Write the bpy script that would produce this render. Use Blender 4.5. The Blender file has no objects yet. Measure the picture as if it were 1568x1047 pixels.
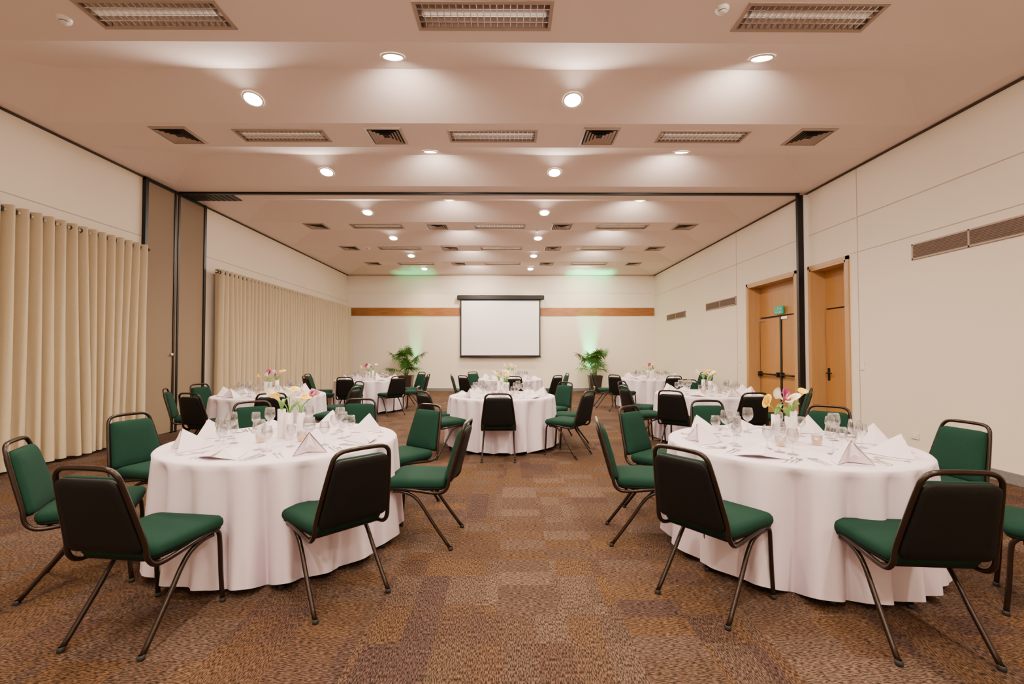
import bpy, math, random
from math import sin, cos, pi, radians, sqrt, atan2
from mathutils import Vector, Matrix
random.seed(7)
scn = bpy.context.scene
COL = scn.collection

# ------------------------------------------------------------------ materials
def new_mat(name):
    m = bpy.data.materials.new(name); m.use_nodes = True
    nt = m.node_tree
    return m, nt, nt.nodes['Principled BSDF']
def mat(name, col, rough=0.6, metal=0.0, var=0.06, nscale=8.0, bump=0.0, bscale=60.0, spec=0.5, emit=None, estr=0.0, sheen=0.0):
    m, nt, b = new_mat(name)
    N, L = nt.nodes, nt.links
    b.inputs['Roughness'].default_value = rough
    b.inputs['Metallic'].default_value = metal
    b.inputs['Specular IOR Level'].default_value = spec
    if sheen: b.inputs['Sheen Weight'].default_value = sheen
    tc = N.new('ShaderNodeTexCoord')
    no = N.new('ShaderNodeTexNoise'); no.inputs['Scale'].default_value = nscale; no.inputs['Detail'].default_value = 3
    L.new(tc.outputs['Object'], no.inputs['Vector'])
    mx = N.new('ShaderNodeMix'); mx.data_type = 'RGBA'
    a = [max(0, c*(1-var)) for c in col]; c2 = [min(1, c*(1+var)) for c in col]
    mx.inputs[6].default_value = (*a, 1); mx.inputs[7].default_value = (*c2, 1)
    L.new(no.outputs['Fac'], mx.inputs[0]); L.new(mx.outputs[2], b.inputs['Base Color'])
    if bump:
        n2 = N.new('ShaderNodeTexNoise'); n2.inputs['Scale'].default_value = bscale; n2.inputs['Detail'].default_value = 4
        L.new(tc.outputs['Object'], n2.inputs['Vector'])
        bp = N.new('ShaderNodeBump'); bp.inputs['Strength'].default_value = bump; bp.inputs['Distance'].default_value = 0.01
        L.new(n2.outputs['Fac'], bp.inputs['Height']); L.new(bp.outputs['Normal'], b.inputs['Normal'])
    if emit:
        b.inputs['Emission Color'].default_value = (*emit, 1); b.inputs['Emission Strength'].default_value = estr
    return m

M_ceil = mat('ceiling_paint', (0.80, 0.66, 0.59), 0.85, var=0.015, nscale=1.5, spec=0.2)
M_wall = mat('wall_paint', (0.82, 0.72, 0.59), 0.75, var=0.02, nscale=1.2, bump=0.05, bscale=90, spec=0.25)
M_groove = mat('wall_joint', (0.52, 0.42, 0.32), 0.8)
M_gap = mat('gap_shade_and_dark_rings', (0.06, 0.045, 0.035), 0.9)  # dark colour painted as shade in gaps; also the dark curtain rings
M_black = mat('black_rail', (0.008, 0.007, 0.007), 0.4, spec=0.3)
M_base = mat('granite_skirting', (0.20, 0.19, 0.19), 0.35, var=0.35, nscale=60)
M_tube = mat('bronze_black_tube', (0.024, 0.013, 0.009), 0.26, metal=0.45)
M_green = mat('green_fabric', (0.0075, 0.034, 0.0225), 0.9, var=0.25, nscale=260, bump=0.25, bscale=420, spec=0.12)
M_shell = mat('black_shell', (0.005, 0.0045, 0.004), 0.6, spec=0.2, bump=0.05, bscale=300)
M_foot = mat('rubber_foot', (0.02, 0.02, 0.02), 0.7)
M_cloth = mat('white_tablecloth', (0.74, 0.63, 0.71), 0.8, var=0.01, nscale=3, spec=0.15, bump=0.04, bscale=25)
M_nap = mat('napkin_linen', (0.80, 0.69, 0.75), 0.8, var=0.01, spec=0.15)
M_curt = mat('beige_curtain', (0.58, 0.48, 0.33), 0.9, var=0.06, nscale=40, bump=0.12, bscale=260, spec=0.1)
M_panel = mat('partition_fabric', (0.27, 0.20, 0.14), 0.95, var=0.12, nscale=200, spec=0.1)
M_steel = mat('brushed_steel', (0.75, 0.73, 0.70), 0.22, metal=1.0, var=0.03)
M_louv = mat('louver_aluminium', (0.85, 0.78, 0.72), 0.25, metal=0.8, var=0.03)
M_trof = mat('troffer_reflector', (0.30, 0.19, 0.15), 0.3, metal=0.6)
M_tubeL = mat('fluorescent_tube', (0.85, 0.80, 0.75), 0.3, emit=(1, .85, .72), estr=1.2)  # faint emission put in for the bright reflection on unlit tubes
M_vent = mat('vent_paint', (0.38, 0.28, 0.22), 0.5)
M_dark = mat('duct_dark', (0.02, 0.016, 0.014), 0.8)
M_white = mat('white_plastic', (0.78, 0.72, 0.64), 0.4)
M_screen = mat('screen_fabric', (0.92, 0.85, 0.89), 0.8, var=0.005, spec=0.1)
M_ceram = mat('white_ceramic', (0.82, 0.74, 0.76), 0.2, var=0.01)
M_pot = mat('brown_planter', (0.035, 0.017, 0.011), 0.4, var=0.2)
M_soil = mat('potting_soil', (0.03, 0.02, 0.012), 0.95)
M_leaf = mat('palm_leaf', (0.045, 0.14, 0.02), 0.45, var=0.4, nscale=6)
M_stem = mat('flower_stem', (0.12, 0.30, 0.05), 0.5)
M_yel = mat('calla_yellow', (0.90, 0.60, 0.04), 0.45)
M_pur = mat('calla_purple', (0.25, 0.008, 0.09), 0.4)
M_cal = mat('calla_white', (0.88, 0.84, 0.66), 0.45)
M_exit = mat('exit_green', (0.0, 0.26, 0.15), 0.5, emit=(0.0, .55, .3), estr=0.3)
M_amber = mat('amber_votive', (0.75, 0.38, 0.12), 0.2, emit=(1, .45, .12), estr=0.6)
M_sky = mat('window_dusk_glass', (0.02, 0.06, 0.14), 0.15, emit=(0.05, .22, .6), estr=0.25)
M_lampE = mat('downlight_glow', (1, .95, .85), 0.4, emit=(1.0, .90, .76), estr=60)
M_lampG = mat('green_led', (0.1, .9, .5), 0.4, emit=(0.05, 1.0, .35), estr=6)

def wood(name, c1, c2, sc=(1, 1, 14), rough=0.4):
    m, nt, b = new_mat(name); N, L = nt.nodes, nt.links
    tc = N.new('ShaderNodeTexCoord'); mp = N.new('ShaderNodeMapping'); mp.inputs['Scale'].default_value = sc
    no = N.new('ShaderNodeTexNoise'); no.inputs['Scale'].default_value = 2.5; no.inputs['Detail'].default_value = 6; no.inputs['Distortion'].default_value = .6
    cr = N.new('ShaderNodeValToRGB'); cr.color_ramp.elements[0].color = (*c1, 1); cr.color_ramp.elements[1].color = (*c2, 1)
    cr.color_ramp.elements[0].position = .3; cr.color_ramp.elements[1].position = .7
    L.new(tc.outputs['Object'], mp.inputs['Vector']); L.new(mp.outputs['Vector'], no.inputs['Vector'])
    L.new(no.outputs['Fac'], cr.inputs['Fac']); L.new(cr.outputs['Color'], b.inputs['Base Color'])
    b.inputs['Roughness'].default_value = rough
    return m
M_wood = wood('stripe_wood', (0.20, 0.065, 0.012), (0.36, 0.14, 0.03))
M_door = wood('door_laminate', (0.42, 0.19, 0.045), (0.46, 0.22, 0.06), (6, 6, .6), 0.4)
M_frame = wood('door_frame_wood', (0.45, 0.24, 0.085), (0.50, 0.28, 0.11), (6, 6, .6), 0.4)

# glass (thin shell)
M_glass = bpy.data.materials.new('clear_glass'); M_glass.use_nodes = True
nt = M_glass.node_tree; nt.nodes.clear()
o = nt.nodes.new('ShaderNodeOutputMaterial'); mxs = nt.nodes.new('ShaderNodeMixShader')
tr = nt.nodes.new('ShaderNodeBsdfTransparent'); tr.inputs[0].default_value = (.95, .96, .96, 1)
gl = nt.nodes.new('ShaderNodeBsdfGlossy'); gl.inputs['Roughness'].default_value = .03
lw = nt.nodes.new('ShaderNodeLayerWeight'); lw.inputs['Blend'].default_value = .35
mth = nt.nodes.new('ShaderNodeMath'); mth.operation = 'MULTIPLY_ADD'; mth.inputs[1].default_value = .8; mth.inputs[2].default_value = .06
nt.links.new(lw.outputs['Facing'], mth.inputs[0]); nt.links.new(mth.outputs[0], mxs.inputs[0])
nt.links.new(tr.outputs[0], mxs.inputs[1]); nt.links.new(gl.outputs[0], mxs.inputs[2]); nt.links.new(mxs.outputs[0], o.inputs[0])

# carpet
M_carpet, nt, b = new_mat('carpet_tiles'); N, L = nt.nodes, nt.links
tc = N.new('ShaderNodeTexCoord')
def cell(scale, off):
    mp = N.new('ShaderNodeMapping'); mp.inputs['Scale'].default_value = scale; mp.inputs['Location'].default_value = off
    L.new(tc.outputs['Object'], mp.inputs['Vector'])
    fl = N.new('ShaderNodeVectorMath'); fl.operation = 'FLOOR'; L.new(mp.outputs[0], fl.inputs[0])
    wn = N.new('ShaderNodeTexWhiteNoise'); wn.noise_dimensions = '3D'; L.new(fl.outputs[0], wn.inputs['Vector'])
    return wn.outputs['Value']
v1 = cell((6, 3, 0.01), (0.2, .3, .5)); v2 = cell((3, 6, 0.01), (.2, .3, .7)); v3 = cell((1.5, 1.5, .01), (.2, .3, .9)); v4 = cell((3, 1.5, .01), (.2, .3, .2))
def mth(op, a, b_):
    n = N.new('ShaderNodeMath'); n.operation = op
    for i, x in enumerate((a, b_)):
        if isinstance(x, (int, float)): n.inputs[i].default_value = x
        else: L.new(x, n.inputs[i])
    return n.outputs[0]
sel = mth('GREATER_THAN', v4, .5)
mixv = N.new('ShaderNodeMix'); mixv.data_type = 'FLOAT'; L.new(sel, mixv.inputs[0]); L.new(v1, mixv.inputs[2]); L.new(v2, mixv.inputs[3])
blend = mth('ADD', mth('MULTIPLY', mixv.outputs[0], .7), mth('MULTIPLY', v3, .3))
cr = N.new('ShaderNodeValToRGB'); e = cr.color_ramp.elements
e[0].color = (0.046, 0.026, 0.021, 1); e[1].color = (0.078, 0.048, 0.034, 1); e[1].position = .85
e[0].position = .15
k = e.new(.4); k.color = (0.070, 0.037, 0.018, 1)
k = e.new(.62); k.color = (0.055, 0.033, 0.024, 1)
L.new(blend, cr.inputs['Fac'])
def stretch(sc):
    mp = N.new('ShaderNodeMapping'); mp.inputs['Scale'].default_value = sc
    L.new(tc.outputs['Object'], mp.inputs['Vector'])
    n = N.new('ShaderNodeTexNoise'); n.inputs['Scale'].default_value = 1; n.inputs['Detail'].default_value = 1.5
    L.new(mp.outputs[0], n.inputs['Vector']); return n.outputs['Fac']
s1 = stretch((230, 48, 1)); s2 = stretch((45, 230, 1))
ms = N.new('ShaderNodeMix'); ms.data_type = 'FLOAT'; L.new(sel, ms.inputs[0]); L.new(s1, ms.inputs[2]); L.new(s2, ms.inputs[3])
crf = N.new('ShaderNodeMapRange'); crf.inputs['From Min'].default_value = .40; crf.inputs['From Max'].default_value = .64
crf.inputs['To Min'].default_value = .35; crf.inputs['To Max'].default_value = 2.4
L.new(ms.outputs[0], crf.inputs['Value'])
vm = N.new('ShaderNodeVectorMath'); vm.operation = 'SCALE'; L.new(cr.outputs['Color'], vm.inputs[0]); L.new(crf.outputs[0], vm.inputs['Scale'])
L.new(vm.outputs[0], b.inputs['Base Color'])
bp = N.new('ShaderNodeBump'); bp.inputs['Strength'].default_value = .4; bp.inputs['Distance'].default_value = .005
L.new(ms.outputs[0], bp.inputs['Height']); L.new(bp.outputs['Normal'], b.inputs['Normal'])
b.inputs['Roughness'].default_value = .95; b.inputs['Specular IOR Level'].default_value = .1

# ------------------------------------------------------------------ mesh builder
class MB:
    def __init__(s): s.v = []; s.f = []; s.m = []; s.sm = []; s.mats = []
    def mi(s, mt):
        if mt not in s.mats: s.mats.append(mt)
        return s.mats.index(mt)
    def add(s, vs, fs, mt, smooth=False, T=None):
        o = len(s.v); i = s.mi(mt)
        for p in vs:
            p = Vector(p); s.v.append(tuple(T @ p) if T else tuple(p))
        for f in fs: s.f.append([a+o for a in f]); s.m.append(i); s.sm.append(smooth)
    def box(s, lo, hi, mt, T=None, bev=0.0):
        x0, y0, z0 = lo; x1, y1, z1 = hi
        if bev <= 0:
            vs = [(x0,y0,z0),(x1,y0,z0),(x1,y1,z0),(x0,y1,z0),(x0,y0,z1),(x1,y0,z1),(x1,y1,z1),(x0,y1,z1)]
            s.add(vs, [(0,3,2,1),(4,5,6,7),(0,1,5,4),(1,2,6,5),(2,3,7,6),(3,0,4,7)], mt, T=T)
        else:
            e = bev; vs = []
            for z, ins in ((z0, e), (z0+e, 0), (z1-e, 0), (z1, e)):
                a0, a1, b0, b1 = x0+ins, x1-ins, y0+ins, y1-ins
                vs += [(a0+e,b0,z),(a1-e,b0,z),(a1,b0+e,z),(a1,b1-e,z),(a1-e,b1,z),(a0+e,b1,z),(a0,b1-e,z),(a0,b0+e,z)]
            fs = [tuple(range(7,-1,-1)), tuple(range(24,32))]
            for r in range(3):
                for i in range(8):
                    j = (i+1) % 8; fs.append((r*8+i, r*8+j, r*8+8+j, r*8+8+i))
            s.add(vs, fs, mt, T=T)
    def lathe(s, prof, mt, n=20, T=None, smooth=True, cap=False):
        vs = []; fs = []
        for r, z in prof:
            for i in range(n):
                a = 2*pi*i/n; vs.append((r*cos(a), r*sin(a), z))
        for k in range(len(prof)-1):
            for i in range(n):
                j = (i+1) % n; fs.append((k*n+i, k*n+j, k*n+n+j, k*n+n+i))
        if cap:
            fs.append(tuple(range(n-1,-1,-1))); fs.append(tuple((len(prof)-1)*n+i for i in range(n)))
        s.add(vs, fs, mt, smooth, T)
    def tube(s, pts, r, mt, n=8, sub=5, closed=False, T=None, smoothpath=True):
        P = [Vector(p) for p in pts]
        if smoothpath and len(P) > 2:
            Q = []
            for i in range(len(P)-1):
                p0 = P[i-1] if i > 0 else P[0]*2-P[1]; p1 = P[i]; p2 = P[i+1]; p3 = P[i+2] if i+2 < len(P) else P[-1]*2-P[-2]
                for t in range(sub):
                    t = t/sub
                    Q.append(0.5*((2*p1)+(p2-p0)*t+(2*p0-5*p1+4*p2-p3)*t*t+(3*p1-p0-3*p2+p3)*t**3))
            Q.append(P[-1]); P = Q
        vs = []; fs = []; up = None
        for i, p in enumerate(P):
            d = (P[min(i+1, len(P)-1)]-P[max(i-1, 0)]).normalized()
            if up is None:
                up = Vector((1,0,0)) if abs(d.x) < .9 else Vector((0,0,1))
            a = (up - d*up.dot(d)).normalized(); bb = d.cross(a); up = a
            rr = r if not callable(r) else r(i/(len(P)-1))
            for kk in range(n):
                t = 2*pi*kk/n; vs.append(p+a*rr*cos(t)+bb*rr*sin(t))
        for i in range(len(P)-1):
            for kk in range(n):
                j = (kk+1) % n; fs.append((i*n+kk, i*n+j, i*n+n+j, i*n+n+kk))
        fs.append(tuple(range(n-1,-1,-1))); fs.append(tuple((len(P)-1)*n+kk for kk in range(n)))
        s.add(vs, fs, mt, True, T)
    def pad(s, outline, layers, mt, T=None, smooth=True):
        n = len(outline); cx = sum(p[0] for p in outline)/n; cy = sum(p[1] for p in outline)/n
        vs = []; fs = []
        for sc, z in layers:
            for x, y in outline: vs.append((cx+(x-cx)*sc, cy+(y-cy)*sc, z))
        for k in range(len(layers)-1):
            for i in range(n):
                j = (i+1) % n; fs.append((k*n+i, k*n+j, k*n+n+j, k*n+n+i))
        fs.append(tuple(range(n-1,-1,-1))); fs.append(tuple((len(layers)-1)*n+i for i in range(n)))
        s.add(vs, fs, mt, smooth, T)
    def mesh(s, name):
        me = bpy.data.meshes.new(name); me.from_pydata(s.v, [], s.f)
        for m_ in s.mats: me.materials.append(m_)
        me.polygons.foreach_set('material_index', s.m); me.polygons.foreach_set('use_smooth', s.sm)
        me.update(); return me
    def obj(s, name, loc=(0,0,0), rz=0): return place(s.mesh(name), name, loc, rz)
def place(me, name, loc=(0,0,0), rz=0, sc=1, parent=None):
    o = bpy.data.objects.new(name, me); o.location = loc; o.rotation_euler = (0,0,rz); o.scale = (sc,sc,sc)
    COL.objects.link(o)
    if parent: o.parent = parent
    return o
def rounded(pts, r, n=5):
    out = []; N_ = len(pts)
    for i in range(N_):
        p0, p1, p2 = Vector(pts[i-1]), Vector(pts[i]), Vector(pts[(i+1) % N_])
        a = (p0-p1).normalized()*r+p1; c = (p2-p1).normalized()*r+p1
        for k in range(n+1):
            t = k/n; q = a*(1-t)**2+p1*2*t*(1-t)+c*t*t; out.append((q.x, q.y))
    return out
def simple_box(name, lo, hi, mt, bev=0):
    m = MB(); m.box(lo, hi, mt, bev=bev); return m.obj(name)

# ------------------------------------------------------------------ room
XL, XR, YB, YF, H = -5.99, 5.39, 16.84, -3.0, 4.30
simple_box('floor', (XL-.3, YF-.3, -.1), (XR+.6, YB+.3, 0), M_carpet)
simple_box('wall_left', (XL-.3, YF-.3, 0), (XL, YB+.3, H+.3), M_wall)
simple_box('wall_back', (XL, YB, 0), (XR+.6, YB+.3, H+.3), M_wall)
simple_box('wall_front', (XL, YF-.3, 0), (XR+.6, YF, H+.3), M_wall)
D1 = (8.50, 10.22, 2.90); D2 = (7.20, 8.10, 2.90)
m = MB(); WT = .3
for y0, y1, z0 in ((YF, D2[0], 0), (D2[0], D2[1], D2[2]), (D2[1], D1[0], 0), (D1[0], D1[1], D1[2]), (D1[1], YB, 0)):
    m.box((XR, y0, z0), (XR+WT, y1, H+.3), M_wall)
m.obj('wall_right')

# ceiling
strips_c = [3.85+2.17*i for i in range(-3, 7)]
trof_x = (-3.02, -.22, 2.58)
SH = .335
m = MB()
def rect(x0, y0, x1, y1, z=H): m.add([(x0,y0,z),(x0,y1,z),(x1,y1,z),(x1,y0,z)], [(0,1,2,3)], M_ceil)
TW, TD = .57, .15
EX0, EX1 = XL+.18, XR-.18
RX0, RX1 = XL+1.05, XR-1.05
RH = .22
has_trof = lambda c: abs(c-8.19) > .3
for c in strips_c:
    y0, y1 = max(YF, c-SH), min(YB, c+SH)
    if c > 16: y1 = YB
    if c < -2.4: y0 = YF
    if has_trof(c) and c < 16:
        rect(XL, y0, XR, c-TD); rect(XL, c+TD, XR, y1)
        xs = [XL]+[v for t in trof_x for v in (t-TW, t+TW)]+[XR]
        for i in range(0, len(xs), 2): rect(xs[i], c-TD, xs[i+1], c+TD)
    else: rect(XL, y0, XR, y1)
folds = []
for a, b2 in zip(strips_c[:-1], strips_c[1:]):
    y0, y1 = a+SH, b2-SH; yr = (y0+y1)/2; folds.append((y0, yr, y1))
    hr = H+RH
    rect(XL, y0, EX0, y1); rect(EX1, y0, XR, y1)
    vs = [(EX0,y0,H),(EX1,y0,H),(EX1,y1,H),(EX0,y1,H),(RX0,yr,hr),(RX1,yr,hr)]
    m.add(vs, [(0,4,5,1),(2,5,4,3),(0,3,4),(1,5,2)], M_ceil)
if strips_c[0]-SH > YF: rect(XL, YF, XR, strips_c[0]-SH)
m.obj('ceiling')

n_t = [0]
def dark_strip(lo, hi, mt):
    n_t[0] += 1; simple_box('dark_strip_%d' % n_t[0], lo, hi, mt)
dark_strip((XL, YF, H-.035), (XL+.012, YB, H-.005), M_gap)  # dark strips painted as the shade in the wall-ceiling gap, both sides
dark_strip((XR-.012, YF, H-.035), (XR, YB, H-.005), M_gap)
dark_strip((XL, YB-.012, H-.03), (XR, YB, H-.005), M_groove)
dark_strip((XL, 0, 3.30), (XL+.005, 7.4, 3.312), M_groove)
dark_strip((XL, 8.9, 3.30), (XL+.005, YB, 3.312), M_groove)
dark_strip((XR-.005, 0, 3.50), (XR, 8.1, 3.512), M_groove)
dark_strip((XR-.005, 8.3, 3.50), (XR, YB, 3.512), M_groove)
dark_strip((XR-.005, 0, 2.96), (XR, 7.12, 2.97), M_groove)
dark_strip((XR-.005, 6.97, 0.12), (XR, 6.98, H-.04), M_groove)
dark_strip((XR-.005, 10.72, 0.12), (XR, 10.73, H-.04), M_groove)
dark_strip((XL, YB-.005, 3.62), (XR, YB, 3.63), M_groove)
simple_box('baseboard_back', (XL, YB-.02, 0), (XR, YB, .11), M_base)
simple_box('baseboard_left', (XL, YF, 0), (XL+.02, YB-.02, .11), M_base)
m = MB()
for y0, y1 in ((YF, D2[0]-.08), (D2[1]+.08, D1[0]-.08), (D1[1]+.08, YB-.02)): m.box((XR-.02, y0, 0), (XR, y1, .12), M_base)
m.obj('baseboard_right')
simple_box('wood_wall_stripe', (XL+.12, YB-.025, 2.78), (XR-.02, YB, 3.08), M_wood)

# projector screen
m = MB()
sx0, sx1, sy = -1.80, 1.14, YB-.16
m.box((sx0-.12, sy-.06, 3.36), (sx1+.14, sy+.07, 3.52), M_black, bev=.02)
m.box((sx0-.10, sy+.07, 3.40), (sx0-.04, YB-.002, 3.50), M_black); m.box((sx1+.04, sy+.07, 3.40), (sx1+.12, YB-.002, 3.50), M_black)
m.box((sx0, sy-.002, 1.27), (sx1, sy+.002, 3.38), M_black)
m.box((sx0+.045, sy-.006, 1.32), (sx1-.045, sy-.002, 3.32), M_screen)
m.tube([(sx0-.02, sy, 1.26), (sx1+.02, sy, 1.26)], .022, M_black, smoothpath=False)
m.obj('projector_screen')

# left: windows behind curtains
def window(idx, y0, y1):
    m = MB(); z1 = 3.02; x = XL
    m.box((x+.001, y0, .02), (x+.010, y1, z1), M_sky)
    for y in [y0+i*(y1-y0)/max(1, round((y1-y0)/1.3)) for i in range(1, round((y1-y0)/1.3)+1)]:
        m.box((x+.001, y-.03, .02), (x+.03, y+.03, z1), M_white)
    m.box((x+.001, y0, z1-.05), (x+.03, y1, z1), M_white); m.box((x+.02, y0, .0), (x+.035, y1, .05), M_white)
    m.obj('window_%d' % idx)
window(1, 1.0, 7.22); window(2, 9.34, 16.5)

def curtain(y0, y1, seed, ztop):
    rnd = random.Random(seed); m = MB(); xc = XL+.17; P = .15
    ny = int((y1-y0)/P*14); nz = 16; vs = []
    ph = [rnd.uniform(0, 6.28) for _ in range(8)]
    for k in range(nz+1):
        s = k/nz; z = ztop-(ztop-.045)*s
        for i in range(ny+1):
            y = y0+(y1-y0)*i/ny
            w = 2*pi*y/P
            slow = .9*sin(y*1.7+ph[0])+.7*sin(y*4.1+ph[1])+.5*sin(y*9.3+ph[6])
            w2 = w+slow*(.3+1.3*s)
            amp = .072+.032*sin(y*5.3+ph[2]+s*1.5)*s
            sw = sin(w2); sw = (abs(sw)**.75)*(1 if sw > 0 else -1)
            x = xc+amp*sw+.026*s*sin(2.1*w2/3+ph[3])+.025*s*sin(y*2.9+ph[4])
            vs.append((max(x, XL+.045), y+.022*s*sin(w2*2+ph[5]), z))
    fs = [(k*(ny+1)+i, k*(ny+1)+i+1, (k+1)*(ny+1)+i+1, (k+1)*(ny+1)+i) for k in range(nz) for i in range(ny)]
    m.add(vs, fs, M_curt, True)
    zr = ztop-.06
    m.tube([(xc, y0-.05, zr), (xc, y1+.05, zr)], .013, M_white, smoothpath=False)
    m.lathe([(0.0,-.02),(.022,-.015),(.028,0),(.022,.02),(0,.03)], M_gap, 10, T=Matrix.Translation((xc, y1+.06, zr)))
    y = y0
    while y < y1:
        T = Matrix.Translation((xc, y, zr)) @ Matrix.Rotation(pi/2, 4, 'X')
        m.lathe([(.018,-.010),(.034,-.010),(.034,.010),(.018,.010)], M_gap, 10, T=T)
        y += P/2
    yb = y0+.1
    while yb < y1:
        m.box((XL, yb-.01, zr-.035), (xc+.01, yb+.01, zr-.014), M_white); yb += 1.5
    m.obj('curtain')
curtain(2.2, 7.27, 1, 3.12); curtain(9.06, 16.60, 2, 3.08)

# folded partition stack along left wall
m = MB()
zt = H-.02
m.box((XL, 7.40, .0), (XL+.06, 7.46, zt), M_black); m.box((XL, 7.46, .02), (XL+.04, 8.06, zt-.03), M_panel)
m.box((XL, 8.06, .0), (XL+.055, 8.10, zt), M_black); m.box((XL, 8.10, .02), (XL+.04, 8.15, zt-.03), M_panel); m.box((XL, 8.15, .0), (XL+.055, 8.19, zt), M_black)
m.box((XL, 8.19, .02), (XL+.04, 8.84, zt-.03), M_panel); m.box((XL, 8.84, 0), (XL+.06, 8.90, zt), M_black)
m.box((XL, 7.40, zt-.05), (XL+.05, 8.90, zt), M_black)
m.box((XL+.035, 8.0, 1.36), (XL+.075, 8.05, 1.40), M_steel)
m.obj('folding_partition_wall')
m = MB(); m.box((XL+.05, 8.15, H-.035), (5.26, 8.22, H), M_black); m.box((XL+.02, 8.25, H-.02), (XL+.92, 8.60, H), M_black, bev=.004)  # wide black plate painted as the dark pocket opening in the ceiling
for x in [XL+.1+.1*i for i in range(8)]: m.box((x, 8.27, H-.028), (x+.015, 8.58, H-.018), M_dark)
m.obj('partition_track_and_pocket_shade')
m = MB(); m.box((XR-.17, 8.15, 0), (XR-.07, 8.21, H-.04), M_black); m.box((XR-.07, 8.13, 0), (XR, 8.23, H-.04), M_white); m.obj('partition_jamb_post')

# doors
def door(idx, y0, y1, z1, double):
    m = MB(); J = .045; xr = XR+.24
    for a, b_ in ((y0, y0+J), (y1-J, y1)):
        m.box((XR-.02, a, 0), (xr+.05, b_, z1), M_frame)
    m.box((XR-.02, y0, z1-J), (xr+.05, y1, z1), M_frame)
    m.box((XR-.025, y0-.05, 0), (XR-.001, y0+.01, z1+.05), M_frame); m.box((XR-.025, y1-.01, 0), (XR-.001, y1+.05, z1+.05), M_frame)
    m.box((XR-.025, y0-.05, z1-.01), (XR-.001, y1+.05, z1+.05), M_frame)
    zl = 2.17
    m.box((xr, y0+J, zl+.02), (xr+.04, y1-J, z1-J), M_door)
    m.box((xr+.036, y0+J, 0), (xr+.05, y1-J, zl+.02), M_gap)  # dark sheet behind the leaves, painted as shade in their gaps
    ym = (y0+y1)/2
    leaves = [(y0+J+.008, ym-.006), (ym+.006, y1-J-.012)] if double else [(y0+J+.008, y1-J-.012)]
    for a, b_ in leaves: m.box((xr-.01, a, .01), (xr+.035, b_, zl-.006), M_door, bev=.004)
    if double:
        m.box((xr-.03, ym-.02, .05), (xr-.01, ym+.03, zl), M_black)
        a, b_ = leaves[1]
        m.box((xr-.013, b_-.012, .02), (xr-.009, b_, zl-.01), M_gap); m.box((xr-.013, a, zl-.02), (xr-.009, b_, zl-.008), M_gap)  # dark lines painted on the leaf edge and top as gap shadow
        for a, b_ in leaves:
            m.tube([(xr-.075, a+.06, .95), (xr-.075, b_-.06, .95)], .018, M_black, smoothpath=False)
            for yy in (a+.06, b_-.06): m.box((xr-.09, yy-.03, .90), (xr-.01, yy+.03, 1.0), M_black, bev=.008)
            m.box((xr-.03, b_-.22, zl-.07), (xr-.01, b_-.02, zl-.02), M_steel)
    else:
        yy = y1-J-.08
        m.box((xr-.02, yy-.03, .92), (xr-.01, yy+.03, 1.14), M_black, bev=.004)
        m.tube([(xr-.01, yy, 1.05), (xr-.06, yy, 1.05), (xr-.065, yy-.03, 1.05), (xr-.065, yy-.13, 1.05)], .011, M_black)
    for z in (.3, 1.1, 1.9): m.tube([(xr-.012, y0+J+.002, z-.05), (xr-.012, y0+J+.002, z+.05)], .008, M_steel, smoothpath=False)
    m.obj('door_%d' % idx)
door(1, *D1, True); door(2, *D2, False)
# exit sign
m = MB(); ex = XR+.17
m.box((ex, 9.22, 2.21), (ex+.03, 9.50, 2.37), M_exit, bev=.004)
m.box((ex+.03, 9.34, 2.30), (XR+.239, 9.38, 2.34), M_steel)
px = ex-.002
def st(y0_, z0_, y1_, z1_, w=.006):
    d = Vector((0, y1_-y0_, z1_-z0_)); n_ = Vector((0, -d.z, d.y)).normalized()*w/2
    a = Vector((px, y0_, z0_)); c = Vector((px, y1_, z1_)); m.add([a+n_, c+n_, c-n_, a-n_], [(0,1,2,3)], M_white)
for i, seg in enumerate([[(0,0,.02,0),(0,.02,0,.04),(0,.02,.02,.02),(.02,0,.02,.02),(0,.04,.02,.04)], [(0,0,.01,.04),(.01,.04,.02,0)], [(.01,0,.01,.04)], [(0,0,0,.04),(0,0,.018,.012),(.018,.012,.018,.03),(0,.04,.018,.03)], [(0,0,.01,.04),(.01,.04,.02,0)]]):
    for a in seg: st(9.46-i*.045-a[0], 2.225+a[1], 9.46-i*.045-a[2], 2.225+a[3])
st(9.42, 2.285, 9.38, 2.30); st(9.38, 2.30, 9.385, 2.33); st(9.385, 2.33, 9.35, 2.315); st(9.38, 2.30, 9.345, 2.285); st(9.385, 2.345, 9.375, 2.345, .014)
st(9.33, 2.315, 9.26, 2.315); st(9.26, 2.315, 9.28, 2.33); st(9.26, 2.315, 9.28, 2.30)
m.obj('exit_sign')

# wall air grilles
def grille(y0, y1, z0, z1):
    m = MB(); f = .02; x = XR
    m.box((x-.004, y0, z0), (x-.001, y1, z1), M_dark)
    for a in ((y0, z0, y1, z0+f), (y0, z1-f, y1, z1), (y0, z0, y0+f, z1), (y1-f, z0, y1, z1)):
        m.box((x-.018, a[0], a[1]), (x-.001, a[2], a[3]), M_vent)
    nd = max(1, round((y1-y0)/.8))
    for i in range(1, nd): yy = y0+(y1-y0)*i/nd; m.box((x-.018, yy-.01, z0), (x-.001, yy+.01, z1), M_vent)
    z = z0+f+.006
    while z < z1-f:
        T = Matrix.Translation((x-.011, 0, z)) @ Matrix.Rotation(radians(35), 4, 'Y')
        m.box((-.009, y0+f, -.0015), (.009, y1-f, .0015), M_vent, T=T); z += .018
    m.obj('wall_air_grille')
grille(3.0, 6.02, 2.64, 2.85); grille(10.75, 12.4, 2.55, 2.75); grille(13.85, 15.5, 2.50, 2.70)
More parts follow.
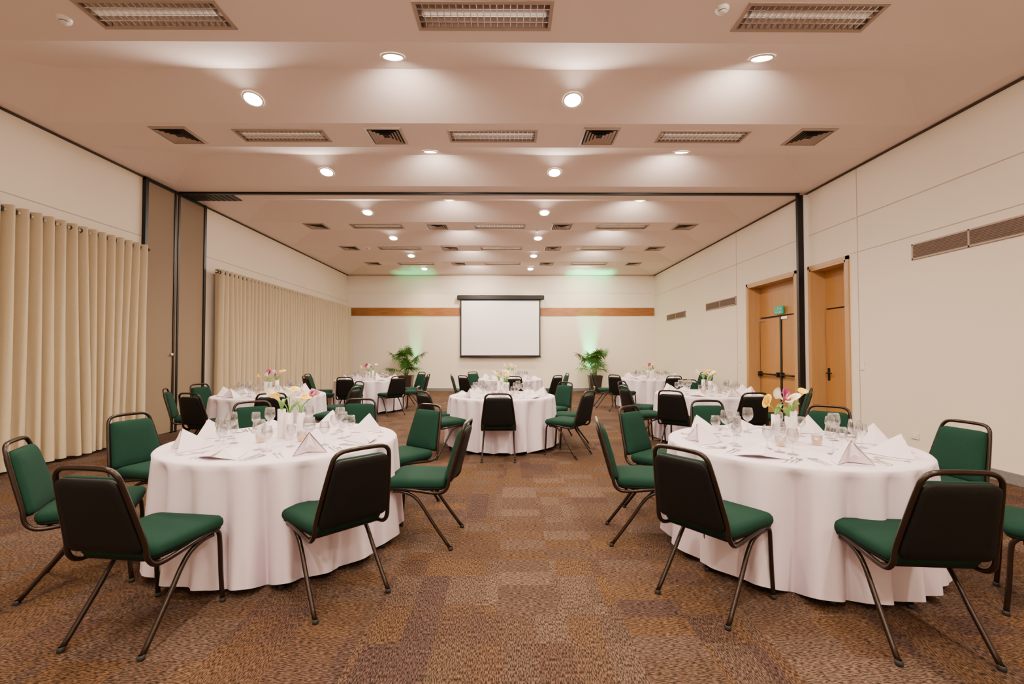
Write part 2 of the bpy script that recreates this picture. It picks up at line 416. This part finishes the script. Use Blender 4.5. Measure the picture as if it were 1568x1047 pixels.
for y, z, w, h in ((6.92, 1.20, .075, .12), (6.04, .30, .12, .08), (10.62, 1.22, .12, .08)):
    m = MB(); m.box((XR-.012, y-w/2, z-h/2), (XR-.0005, y+w/2, z+h/2), M_white, bev=.003)
    m.box((XR-.015, y-w/5, z-h/5), (XR-.011, y+w/5, z+h/5), M_cal); m.obj('wall_socket' if z < .5 else 'light_switch')

# troffers
m = MB(); dz = .09
m.box((-TW, -TD, dz), (TW, TD, dz+.005), M_trof)
for a in ((-TW, -TD, -TW+.004, TD), (TW-.004, -TD, TW, TD), (-TW, -TD, TW, -TD+.004), (-TW, TD-.004, TW, TD)): m.box((a[0], a[1], 0), (a[2], a[3], dz), M_trof)
for a in ((-TW-.02, -TD-.02, -TW+.01, TD+.02), (TW-.01, -TD-.02, TW+.02, TD+.02), (-TW-.02, -TD-.02, TW+.02, -TD+.01), (-TW-.02, TD-.01, TW+.02, TD+.02)): m.box((a[0], a[1], -.01), (a[2], a[3], .002), M_vent)
for y in (-.075, .0, .075): m.box((-TW+.01, y-.004, .0), (TW-.01, y+.004, .045), M_louv)
for i in range(1, 20):
    x = -TW+2*TW*i/20; m.box((x-.003, -TD+.01, .0), (x+.003, TD-.01, .045), M_louv)
for y in (-.08, .08): m.tube([(-TW+.03, y, .068), (TW-.03, y, .068)], .013, M_tubeL, smoothpath=False)
me_trof = m.mesh('troffer')
m = MB(); S = .24
def ring(s0, s1, z0, z1, mt):
    vs = [(-s0,-s0,z0),(s0,-s0,z0),(s0,s0,z0),(-s0,s0,z0),(-s1,-s1,z1),(s1,-s1,z1),(s1,s1,z1),(-s1,s1,z1)]
    m.add(vs, [(i, (i+1) % 4, 4+(i+1) % 4, 4+i) for i in range(4)], mt)
ring(S, S-.03, -.006, -.02, M_vent); ring(S, S, -.0005, -.006, M_vent); ring(S-.03, S-.035, -.02, -.004, M_vent)
m.box((-S+.01, -S+.01, -.004), (S-.01, S-.01, -.001), M_dark)
s_ = S-.05
while s_ > .03: ring(s_, s_-.028, -.022, -.006, M_vent); s_ -= .04
me_dif = m.mesh('diffuser')
for c in strips_c:
    if c > 16 or c < -1.5 or not has_trof(c): continue
    for x in trof_x: place(me_trof, 'recessed_louver_light', (x, c, H))
    if c > 5 or c < 2:
        for x in (-4.40, -1.64, 1.20, 4.02): place(me_dif, 'ceiling_air_diffuser', (x, c, H))
m = MB(); m.lathe([(0,-.045),(.03,-.045),(.036,-.038),(.036,-.028),(.052,-.024),(.056,-.006),(.056,0)], M_white, 20)
m.lathe([(.0365,-.036),(.0375,-.033),(.0365,-.03)], M_dark, 20); me_smoke = m.mesh('smoke')
for x, y in ((-3.86, 3.9), (1.79, 3.75), (.70, 11.45), (-3.9, 12.5), (1.9, 12.5)):
    place(me_smoke, 'smoke_detector', (x, y, H if abs(y-11.45) > .1 else H+RH-.005))

# downlights
m = MB()
m.lathe([(.115,0),(.115,-.008),(.10,-.014),(.095,-.004)], M_white, 24)
m.lathe([(.0,-.016),(.05,-.014),(.085,-.008),(.096,-.004)], M_lampE, 24)
me_down = m.mesh('downlight')
def lamp(kind, loc, energy, col, rad=.05, spot=None, blend=1, rot=(0,0,0), name='lamp'):
    ld = bpy.data.lights.new(name, kind); ld.energy = energy; ld.color = col; ld.shadow_soft_size = rad
    if kind == 'SPOT': ld.spot_size = spot; ld.spot_blend = blend
    o = bpy.data.objects.new(name, ld); o.location = loc; o.rotation_euler = rot; COL.objects.link(o); return o
slope = atan2(RH, .75)
WARM = (1.0, .80, .56)
for (y0, yr, y1) in folds:
    for (x, side) in ((-1.18, 0), (2.57, 0), (-3.03, 1), (.75, 1)):
        y = (y0*.52+yr*.48) if side == 0 else (y1*.52+yr*.48)
        z = H+RH*.48
        o = place(me_down, 'recessed_downlight', (x, y, z-.002)); o.rotation_euler = (slope if side == 0 else -slope, 0, 0)
        l = lamp('SPOT', (0,0,-.05), 250, WARM, .06, radians(142), 1.0, name='spot'); l.parent = o
        l = lamp('SPOT', (0,0,-.08), 120, (1,.87,.76), .05, radians(145), .9, name='added_scallop_spot'); l.parent = o  # extra spot added to light a scallop on the opposite slope
        l.rotation_euler = ((radians(42) if side == 0 else -radians(42)), 0, 0)

# ------------------------------------------------------------------ chair
m = MB(); R = .0125
half = [(.205,.235,.004),(.203,.222,.16),(.202,.212,.34),(.203,.198,.400),(.205,.150,.425),(.208,.0,.412),(.211,-.14,.398),(.214,-.205,.408),(.214,-.240,.450),(.210,-.252,.52),(.190,-.295,.68),(.170,-.330,.81),(.156,-.343,.855),(.122,-.350,.880),(.05,-.352,.886)]
path = half+[(-x,y,z) for x,y,z in reversed(half)]
m.tube(path, R, M_tube, n=8, sub=4)
for sx in (-1, 1):
    m.tube([(sx*.197,.165,.400),(sx*.197,.10,.398),(sx*.198,.02,.372),(sx*.200,-.04,.315),(sx*.205,-.12,.20),(sx*.214,-.265,.004)], R, M_tube, n=8, sub=4)
    m.lathe([(.0,0),(.016,0),(.016,.02),(.012,.024)], M_foot, 10, T=Matrix.Translation((sx*.205,.235,0)))
    m.lathe([(.0,0),(.016,0),(.016,.02),(.012,.024)], M_foot, 10, T=Matrix.Translation((sx*.213,-.262,0)))
m.tube([(-.2,.15,.412),(.2,.15,.412)], .010, M_tube, n=6, smoothpath=False)
m.tube([(-.2,-.15,.400),(.2,-.15,.400)], .010, M_tube, n=6, smoothpath=False)
seat = rounded([(-.205,-.215),(.205,-.215),(.228,.235),(-.228,.235)], .06, 6)
m.pad(seat, [(.93,.412),(.97,.420),(.975,.430)], M_shell)
m.pad(seat, [(.975,.430),(1.0,.438),(1.012,.452),(1.0,.470),(.96,.484),(.86,.493),(.6,.499),(.25,.501)], M_green)
u = Vector((0,-.268,.963)).normalized(); nn = Vector((0,u.z,-u.y)); org = Vector((0,-.243,.468))
T = Matrix(((1,0,0,org.x),(0,u.y,nn.y,org.y),(0,u.z,nn.z,org.z),(0,0,0,1)))
back = rounded([(-.205,.0),(.205,.0),(.158,.380),(-.158,.380)], .045, 6)
m.pad(back, [(1.0,.006),(1.0,.022),(.97,.036),(.88,.046),(.6,.052),(.25,.054)], M_green, T=T)
m.pad(back, [(.80,-.018),(.96,-.014),(1.0,-.008),(1.0,.006)], M_shell, T=T)
me_chair = m.mesh('dining_chair')
chairs = [
 (-1.855,2.41,-8),(-1.045,2.733,46),(-.66,3.51,85),(-2.62,2.90,-60.5),(-2.87,3.78,-105),(-2.5,4.55,-143),(-1.66,4.76,180),(-1.0,4.27,143),
 (1.03,3.51,-98),(1.38,4.12,-137),(1.20,2.66,-55),(1.985,2.31,-5),(3.06,3.36,95),(2.97,2.45,48),(2.84,4.15,135),(2.13,4.57,180),
 (-.14,6.10,0),(-.90,6.33,-49),(-1.04,6.98,-87),(.80,6.33,53),(.94,6.95,82),(.72,7.77,130),
 (-3.2,6.15,28),(-4.0,6.18,-15),(-4.64,6.75,-62),(-4.80,7.5,-104),(-2.68,7.0,85),(-2.93,7.95,135),
 (2.42,6.48,-40),(4.07,6.75,58),(2.11,7.1,-80),(2.3,8.0,-128),(3.4,8.45,172),(3.15,6.20,2),
 (-4.6,11.2,-90),(-3.5,10.05,0),(-4.3,10.42,-45),(-2.70,10.40,43),(-2.33,11.2,90),(-2.6,12.05,135),
 (-1.10,11.3,-82),(-.82,10.70,-46),(.1,10.36,0),(.87,10.73,46),(1.14,11.6,95),(-.77,12.32,-135),
 (2.73,10.93,-50),(2.48,11.8,-92),(3.7,10.55,0),(4.57,11.1,58),(4.77,11.9,98)]
for x, y, t in chairs: place(me_chair, 'dining_chair', (x, y, 0), radians(t))

# ------------------------------------------------------------------ tables
def cloth_mesh(seed):
    rnd = random.Random(seed); m = MB(); n = 600; RT = .80; zt = .755
    ph = [rnd.uniform(0, 6.28) for _ in range(6)]; nf = rnd.choice((19, 20, 21))
    def fold(a, s):
        w = nf*a+1.3*sin(2*a+ph[0])+1.1*sin(3*a+ph[1])+.55*s*sin(5*a+ph[2])
        c = sqrt(cos(w/2)**2+.02)
        c = c**.85
        q = (1.0+.30*sin(4*a+ph[3])+.2*sin(7*a+ph[5]))
        return (c-.82)*q+.07*cos(2.3*w+ph[4])*s
    rings = []
    for r in (.02, .3, .55, .72, .775): rings.append([(r*cos(2*pi*i/n), r*sin(2*pi*i/n), zt) for i in range(n)])
    rings.append([((RT-.006)*cos(2*pi*i/n), (RT-.006)*sin(2*pi*i/n), zt-.002) for i in range(n)])
    K = 22
    for k in range(K+1):
        s = k/K; row = []
        for i in range(n):
            a = 2*pi*i/n; f = fold(a*2 if False else a, s)
            amp = .150*(s**.5) if s > 0 else 0
            r = RT+.004+.030*s+amp*f
            hem = .025+.055*(f+.5)
            z = (zt-.012)-(zt-.012-hem)*s
            row.append((r*cos(a), r*sin(a), z))
        rings.append(row)
    vs = [p for r in rings for p in r]; fs = []
    for k in range(len(rings)-1):
        for i in range(n):
            j = (i+1) % n; fs.append((k*n+i, k*n+j, k*n+n+j, k*n+n+i))
    fs.append(tuple(range(n)))
    m.add(vs, fs, M_cloth, True)
    m.lathe([(.0,.72),(.71,.72),(.72,.73),(.71,.74),(0,.74)], M_wood, 40)
    for a in (0.3, 1.87, 3.44, 5.01):
        m.tube([(.5*cos(a), .5*sin(a), .72), (.52*cos(a), .52*sin(a), .0)], .015, M_tube, smoothpath=False)
    return m.mesh('banquet_table')
cloths = [cloth_mesh(s) for s in (3, 11, 23)]

def glass_mesh(h, rb, name):
    m = MB(); f = .033
    m.lathe([(0,.002),(f,.001),(f,.003),(f*.4,.007),(.005,.014),(.0035,.03),(.0035,h*.42),(.008,h*.46),(rb*.6,h*.52),(rb*.95,h*.64),(rb,h*.74),(rb*.9,h*.9),(rb*.8,h),(rb*.77,h),(rb*.86,h*.9),(rb*.95,h*.74),(rb*.9,h*.65),(rb*.55,h*.535),(0,h*.48)], M_glass, 20)
    return m.mesh(name)
me_g1 = glass_mesh(.20, .042, 'goblet'); me_g2 = glass_mesh(.165, .035, 'wine')
m = MB()
def tri(*p): m.add(p, [tuple(range(len(p)))], M_nap)
A=(0,-.04,.140); Lf=(-.105,-.085,.002); Rf=(.105,-.085,.002); B=(0,.15,.004); Lm=(-.075,.03,.002); Rm=(.075,.03,.002)
A2=(0,.02,.100)
tri(A, Lf, Lm, A2); tri(A2, Lm, B); tri(A, A2, Rm, Rf); tri(A2, B, Rm)
Ai=(0,-.035,.128); M0=(0,-.015,.006)
tri(Ai, (-.098,-.08,.004), M0); tri(Ai, M0, (.098,-.08,.004))
tri((-.105,-.085,.001), (.105,-.085,.001), (.075,.03,.001), (0,.15,.001), (-.075,.03,.001))
tri((0,-.05,.135), (-.012,-.055,.1), (-.03,-.075,.04), (0,-.065,.06)); tri((0,-.05,.135), (0,-.065,.06), (.03,-.075,.04), (.012,-.055,.1))
me_nap = m.mesh('napkin')
m = MB()
A=(0,-.02,.075); Lf=(-.15,-.07,.002); Rf=(.15,-.06,.002); B=(0.02,.15,.003); Fm=(.0,-.10,.02)
for t in ((A,Lf,Fm),(A,Fm,Rf),(A,Rf,B),(A,B,Lf)): m.add(t, [(0,1,2)], M_nap)
m.add([(-.14,-.085,.001),(.14,-.08,.001),(0.02,.14,.001)], [(0,1,2)], M_nap)
m.add([(-.13,-.09,.012),(.02,-.115,.03),(.03,.02,.078)], [(0,1,2)], M_nap)
me_nap2 = m.mesh('napkin_flat')
def knife(m, x, L=.21):
    m.pad(rounded([(x-.005,-L/2),(x+.005,-L/2),(x+.006,L*.0),(x-.004,L*.0)], .003, 2), [(1,.001),(1,.005)], M_steel)
    m.pad(rounded([(x-.004,0),(x+.007,0),(x+.006,L*.42),(x-.004,L*.5)], .003, 2), [(1,.002),(1,.004)], M_steel)
def fork(m, x, L=.19):
    m.pad([(x-.003,-L/2),(x+.003,-L/2),(x+.002,L*.18),(x-.002,L*.18)], [(1,.001),(1,.004)], M_steel)
    m.pad([(x-.002,L*.18),(x+.002,L*.18),(x+.010,L*.27),(x-.010,L*.27)], [(1,.002),(1,.005)], M_steel)
    for i in range(4): xx = x-.0085+i*.0057; m.box((xx-.0012, L*.27, .003), (xx+.0012, L*.5, .006), M_steel)
def spoon(m, x, y, L=.15):
    m.pad([(x-.003,y-L/2),(x+.003,y-L/2),(x+.002,y+L*.2),(x-.002,y+L*.2)], [(1,.001),(1,.004)], M_steel)
    m.pad([(x+.013*cos(t*pi/6), y+L*.33+.02*sin(t*pi/6)) for t in range(12)], [(.7,.001),(1,.005),(.9,.004)], M_steel)
m = MB(); fork(m, -.185); fork(m, -.155, .17); knife(m, .17); knife(m, .20, .19); spoon(m, .225, 0)
me_cut = m.mesh('cutlery_set')
def vase_mesh(h, flowers, seed):
    rnd = random.Random(seed); m = MB()
    m.lathe([(0,.0),(.026,.0),(.028,.004),(.0285,h*.5),(.029,h),(.025,h),(.024,h-.02),(0,h-.03)], M_ceram, 24)
    for (mt, a, lean, hh) in flowers:
        tx, ty = lean*cos(a), lean*sin(a)
        m.tube([(tx*.05,ty*.05,h-.03),(tx*.3,ty*.3,h+hh*.5),(tx,ty,h+hh)], .0035, M_stem, n=6)
        d = Vector((tx*1.2,ty*1.2,hh)).normalized(); q = d.to_track_quat('Z','Y').to_matrix().to_4x4()
        T = Matrix.Translation((tx,ty,h+hh-.004)) @ q @ Matrix.Rotation(rnd.uniform(-1,1), 4, 'Z') @ Matrix.Scale(1.15, 4)
        n = 16; vs = []; prof = [(0,.004),(.25,.008),(.5,.014),(.75,.021),(.92,.029),(1.0,.034)]
        for t, r in prof:
            for i in range(n):
                p = 2*pi*i/n; rr = r*(1+.35*t*t*max(0, cos(p))); vs.append((rr*cos(p), rr*.85*sin(p), .062*t+.026*t*t*cos(p)-(.010 if t == 1 else 0)))
        fs = [(k*n+i, k*n+(i+1) % n, k*n+n+(i+1) % n, k*n+n+i) for k in range(len(prof)-1) for i in range(n)]
        m.add(vs, fs, mt, True, T)
        m.lathe([(.001,.01),(.0045,.02),(.0045,.055),(.001,.064)], M_yel, 8, T=T)
    for i in range(2):
        a = rnd.uniform(0, 6.28); d = Vector((cos(a), sin(a), 0)); s_ = Vector((-sin(a), cos(a), 0)); b0 = Vector((0,0,h-.01))
        L_ = [b0, b0+d*.03+Vector((0,0,.05)), b0+d*.07+Vector((0,0,.08)), b0+d*.11+Vector((0,0,.07))]
        w = (.003,.014,.012,.001)
        vs = []
        for p, ww in zip(L_, w): vs += [p-s_*ww, p+s_*ww]
        m.add(vs, [(0,1,3,2),(2,3,5,4),(4,5,7,6)], M_stem, True)
    return m.mesh('flower_vase')
vsA = vase_mesh(.22, [(M_yel, .3, .05, .10), (M_cal, 2.6, .06, .08)], 1)
vsB = vase_mesh(.20, [(M_pur, 5.2, .05, .10), (M_yel, 3.6, .08, .07)], 2)
vsC = vase_mesh(.19, [(M_pur, 1.0, .06, .10), (M_cal, 4.4, .04, .09)], 3)
vsY = vase_mesh(.20, [(M_yel, .2, .07, .08), (M_yel, 3.3, .06, .09), (M_cal, 1.7, .04, .11)], 4)
m = MB(); m.lathe([(0,.003),(.028,.003),(.032,.01),(.034,.07),(.031,.07),(.029,.012),(0,.010)], M_glass, 20)
m.lathe([(0,.011),(.024,.011),(.025,.035),(0,.036)], M_amber, 16); me_vot = m.mesh('votive')

tables = [(-1.68,3.46,-8,0),(2.0,3.30,0,1),(-.11,7.0,0,2),(-3.74,7.16,20,1),(3.19,7.34,10,0),(-3.44,11.2,0,2),(.02,11.5,0,0),(3.63,11.7,0,1)]
ZT = .7555
for ti, (tx, ty, rot, ci) in enumerate(tables):
    place(cloths[ci], 'banquet_table', (tx, ty, 0), radians(rot*3))
    rnd = random.Random(ti*13+5)
    for k in range(8):
        a = radians(k*45+rot)
        def pos(r, t): return (tx+r*cos(a)-t*sin(a), ty+r*sin(a)+t*cos(a), ZT)
        rz = a-pi/2+pi
        j = rnd.uniform
        place(me_nap if (k+ti) % 3 else me_nap2, 'folded_napkin', pos(.60, j(-.01,.01)), rz+j(-.4,.4), 1.0)
        place(me_cut, 'cutlery_set', pos(.60, 0), rz+j(-.05,.05), .95)
        place(me_g1, 'water_goblet', pos(.40+j(-.01,.01), .06+j(-.01,.01)), 0)
        place(me_g2, 'wine_glass', pos(.43+j(-.01,.01), .15+j(-.01,.01)), 0)
        if k % 2: place(me_g2, 'wine_glass', pos(.34, -.03+j(-.01,.01)), 0, .92)
    for (v, dx, dy) in (((vsA, -.05, .02), (vsY, .03, -.03), (vsC, .08, .05)) if ti % 2 == 0 else ((vsB, -.07, .0), (vsC, .01, -.03), (vsA, .08, .04))):
        place(v, 'calla_lily_vase', (tx+dx, ty+dy, ZT), rnd.uniform(-.4, .4))
    place(me_vot, 'votive_candle', (tx-.12, ty-.14, ZT)); place(me_vot, 'votive_candle', (tx+.16, ty-.10, ZT))

# ------------------------------------------------------------------ palms
def palm(loc, seed, name='potted_palm'):
    rnd = random.Random(seed); m = MB(); hp = .62
    sq = lambda s: rounded([(-s,-s),(s,-s),(s,s),(-s,s)], .03, 3)
    m.pad(sq(.23), [(.70,0),(.72,.01),(1.0,hp-.03),(1.06,hp-.03),(1.06,hp)], M_pot, smooth=False)
    m.pad(sq(.21), [(1,hp),(1,hp+.004)], M_soil)
    for i in range(24):
        a = i*2.4+rnd.uniform(-.3,.3); L_ = rnd.uniform(.30,.85); out = rnd.uniform(.15,.58) if i % 5 else .05
        hgt = max(.12, sqrt(max(.05, L_*L_-out*out*.6)))
        p0 = Vector((.05*cos(a), .05*sin(a), hp)); p1 = Vector((out*.35*cos(a), out*.35*sin(a), hp+hgt*.6)); p2 = Vector((out*cos(a), out*sin(a), hp+hgt))
        m.tube([p0,p1,p2], .006, M_leaf, n=5, sub=4)
        d = (p2-p1).normalized(); side = Vector((-sin(a), cos(a), 0)); upv = d.cross(side).normalized()
        nb = 15
        for k in range(nb):
            t = (k/(nb-1)-.5)*radians(230); bl = rnd.uniform(.30,.42)*(1-.25*abs(t)/2)
            dr = (d*cos(t)+side*sin(t)).normalized(); wd = dr.cross(upv).normalized()
            q = [p2, p2+dr*bl*.35, p2+dr*bl*.7+Vector((0,0,-.03)), p2+dr*bl+Vector((0,0,-.12))]
            w = (.004,.018,.015,.001); vs = []
            for pp, ww in zip(q, w):
                for sg in (-1, 1):
                    v_ = pp+wd*ww*sg; v_.y = min(v_.y, .62); v_.z = max(v_.z, .3); vs.append(v_)
            m.add(vs, [(0,1,3,2),(2,3,5,4),(4,5,7,6)], M_leaf, True)
    return m.obj(name, loc)
palm((-3.60,15.95,0), 1); palm((3.0,15.95,0), 5)
# green uplights behind palms, against the wall
for x, e, ang in ((2.96, 4500, 28), (-3.45, 1200, 26)):
    m = MB(); m.lathe([(0,0),(.06,0),(.06,.02),(.045,.03),(.055,.12),(.045,.13),(.045,.12)], M_black, 16); m.lathe([(0,.118),(.045,.118)], M_lampG, 16)
    o = m.obj('green_uplight', (x, 16.68, 0))
    l = lamp('SPOT', (0,0,.15), e, (.0,1,.36), .03, radians(ang), .9, (pi+radians(1.0),0,0), name='beam'); l.parent = o

w = bpy.data.worlds.new('World'); scn.world = w; w.use_nodes = True
w.node_tree.nodes['Background'].inputs[0].default_value = (.02,.03,.06,1)
cd = bpy.data.cameras.new('camera'); cd.sensor_width = 36; cd.lens = 16; cd.clip_start = .05; cd.clip_end = 100
cam = bpy.data.objects.new('camera', cd); COL.objects.link(cam); cam.location = (0,0,1.40)
cam.rotation_euler = (radians(90+1.4), 0, radians(-.33)); scn.camera = cam
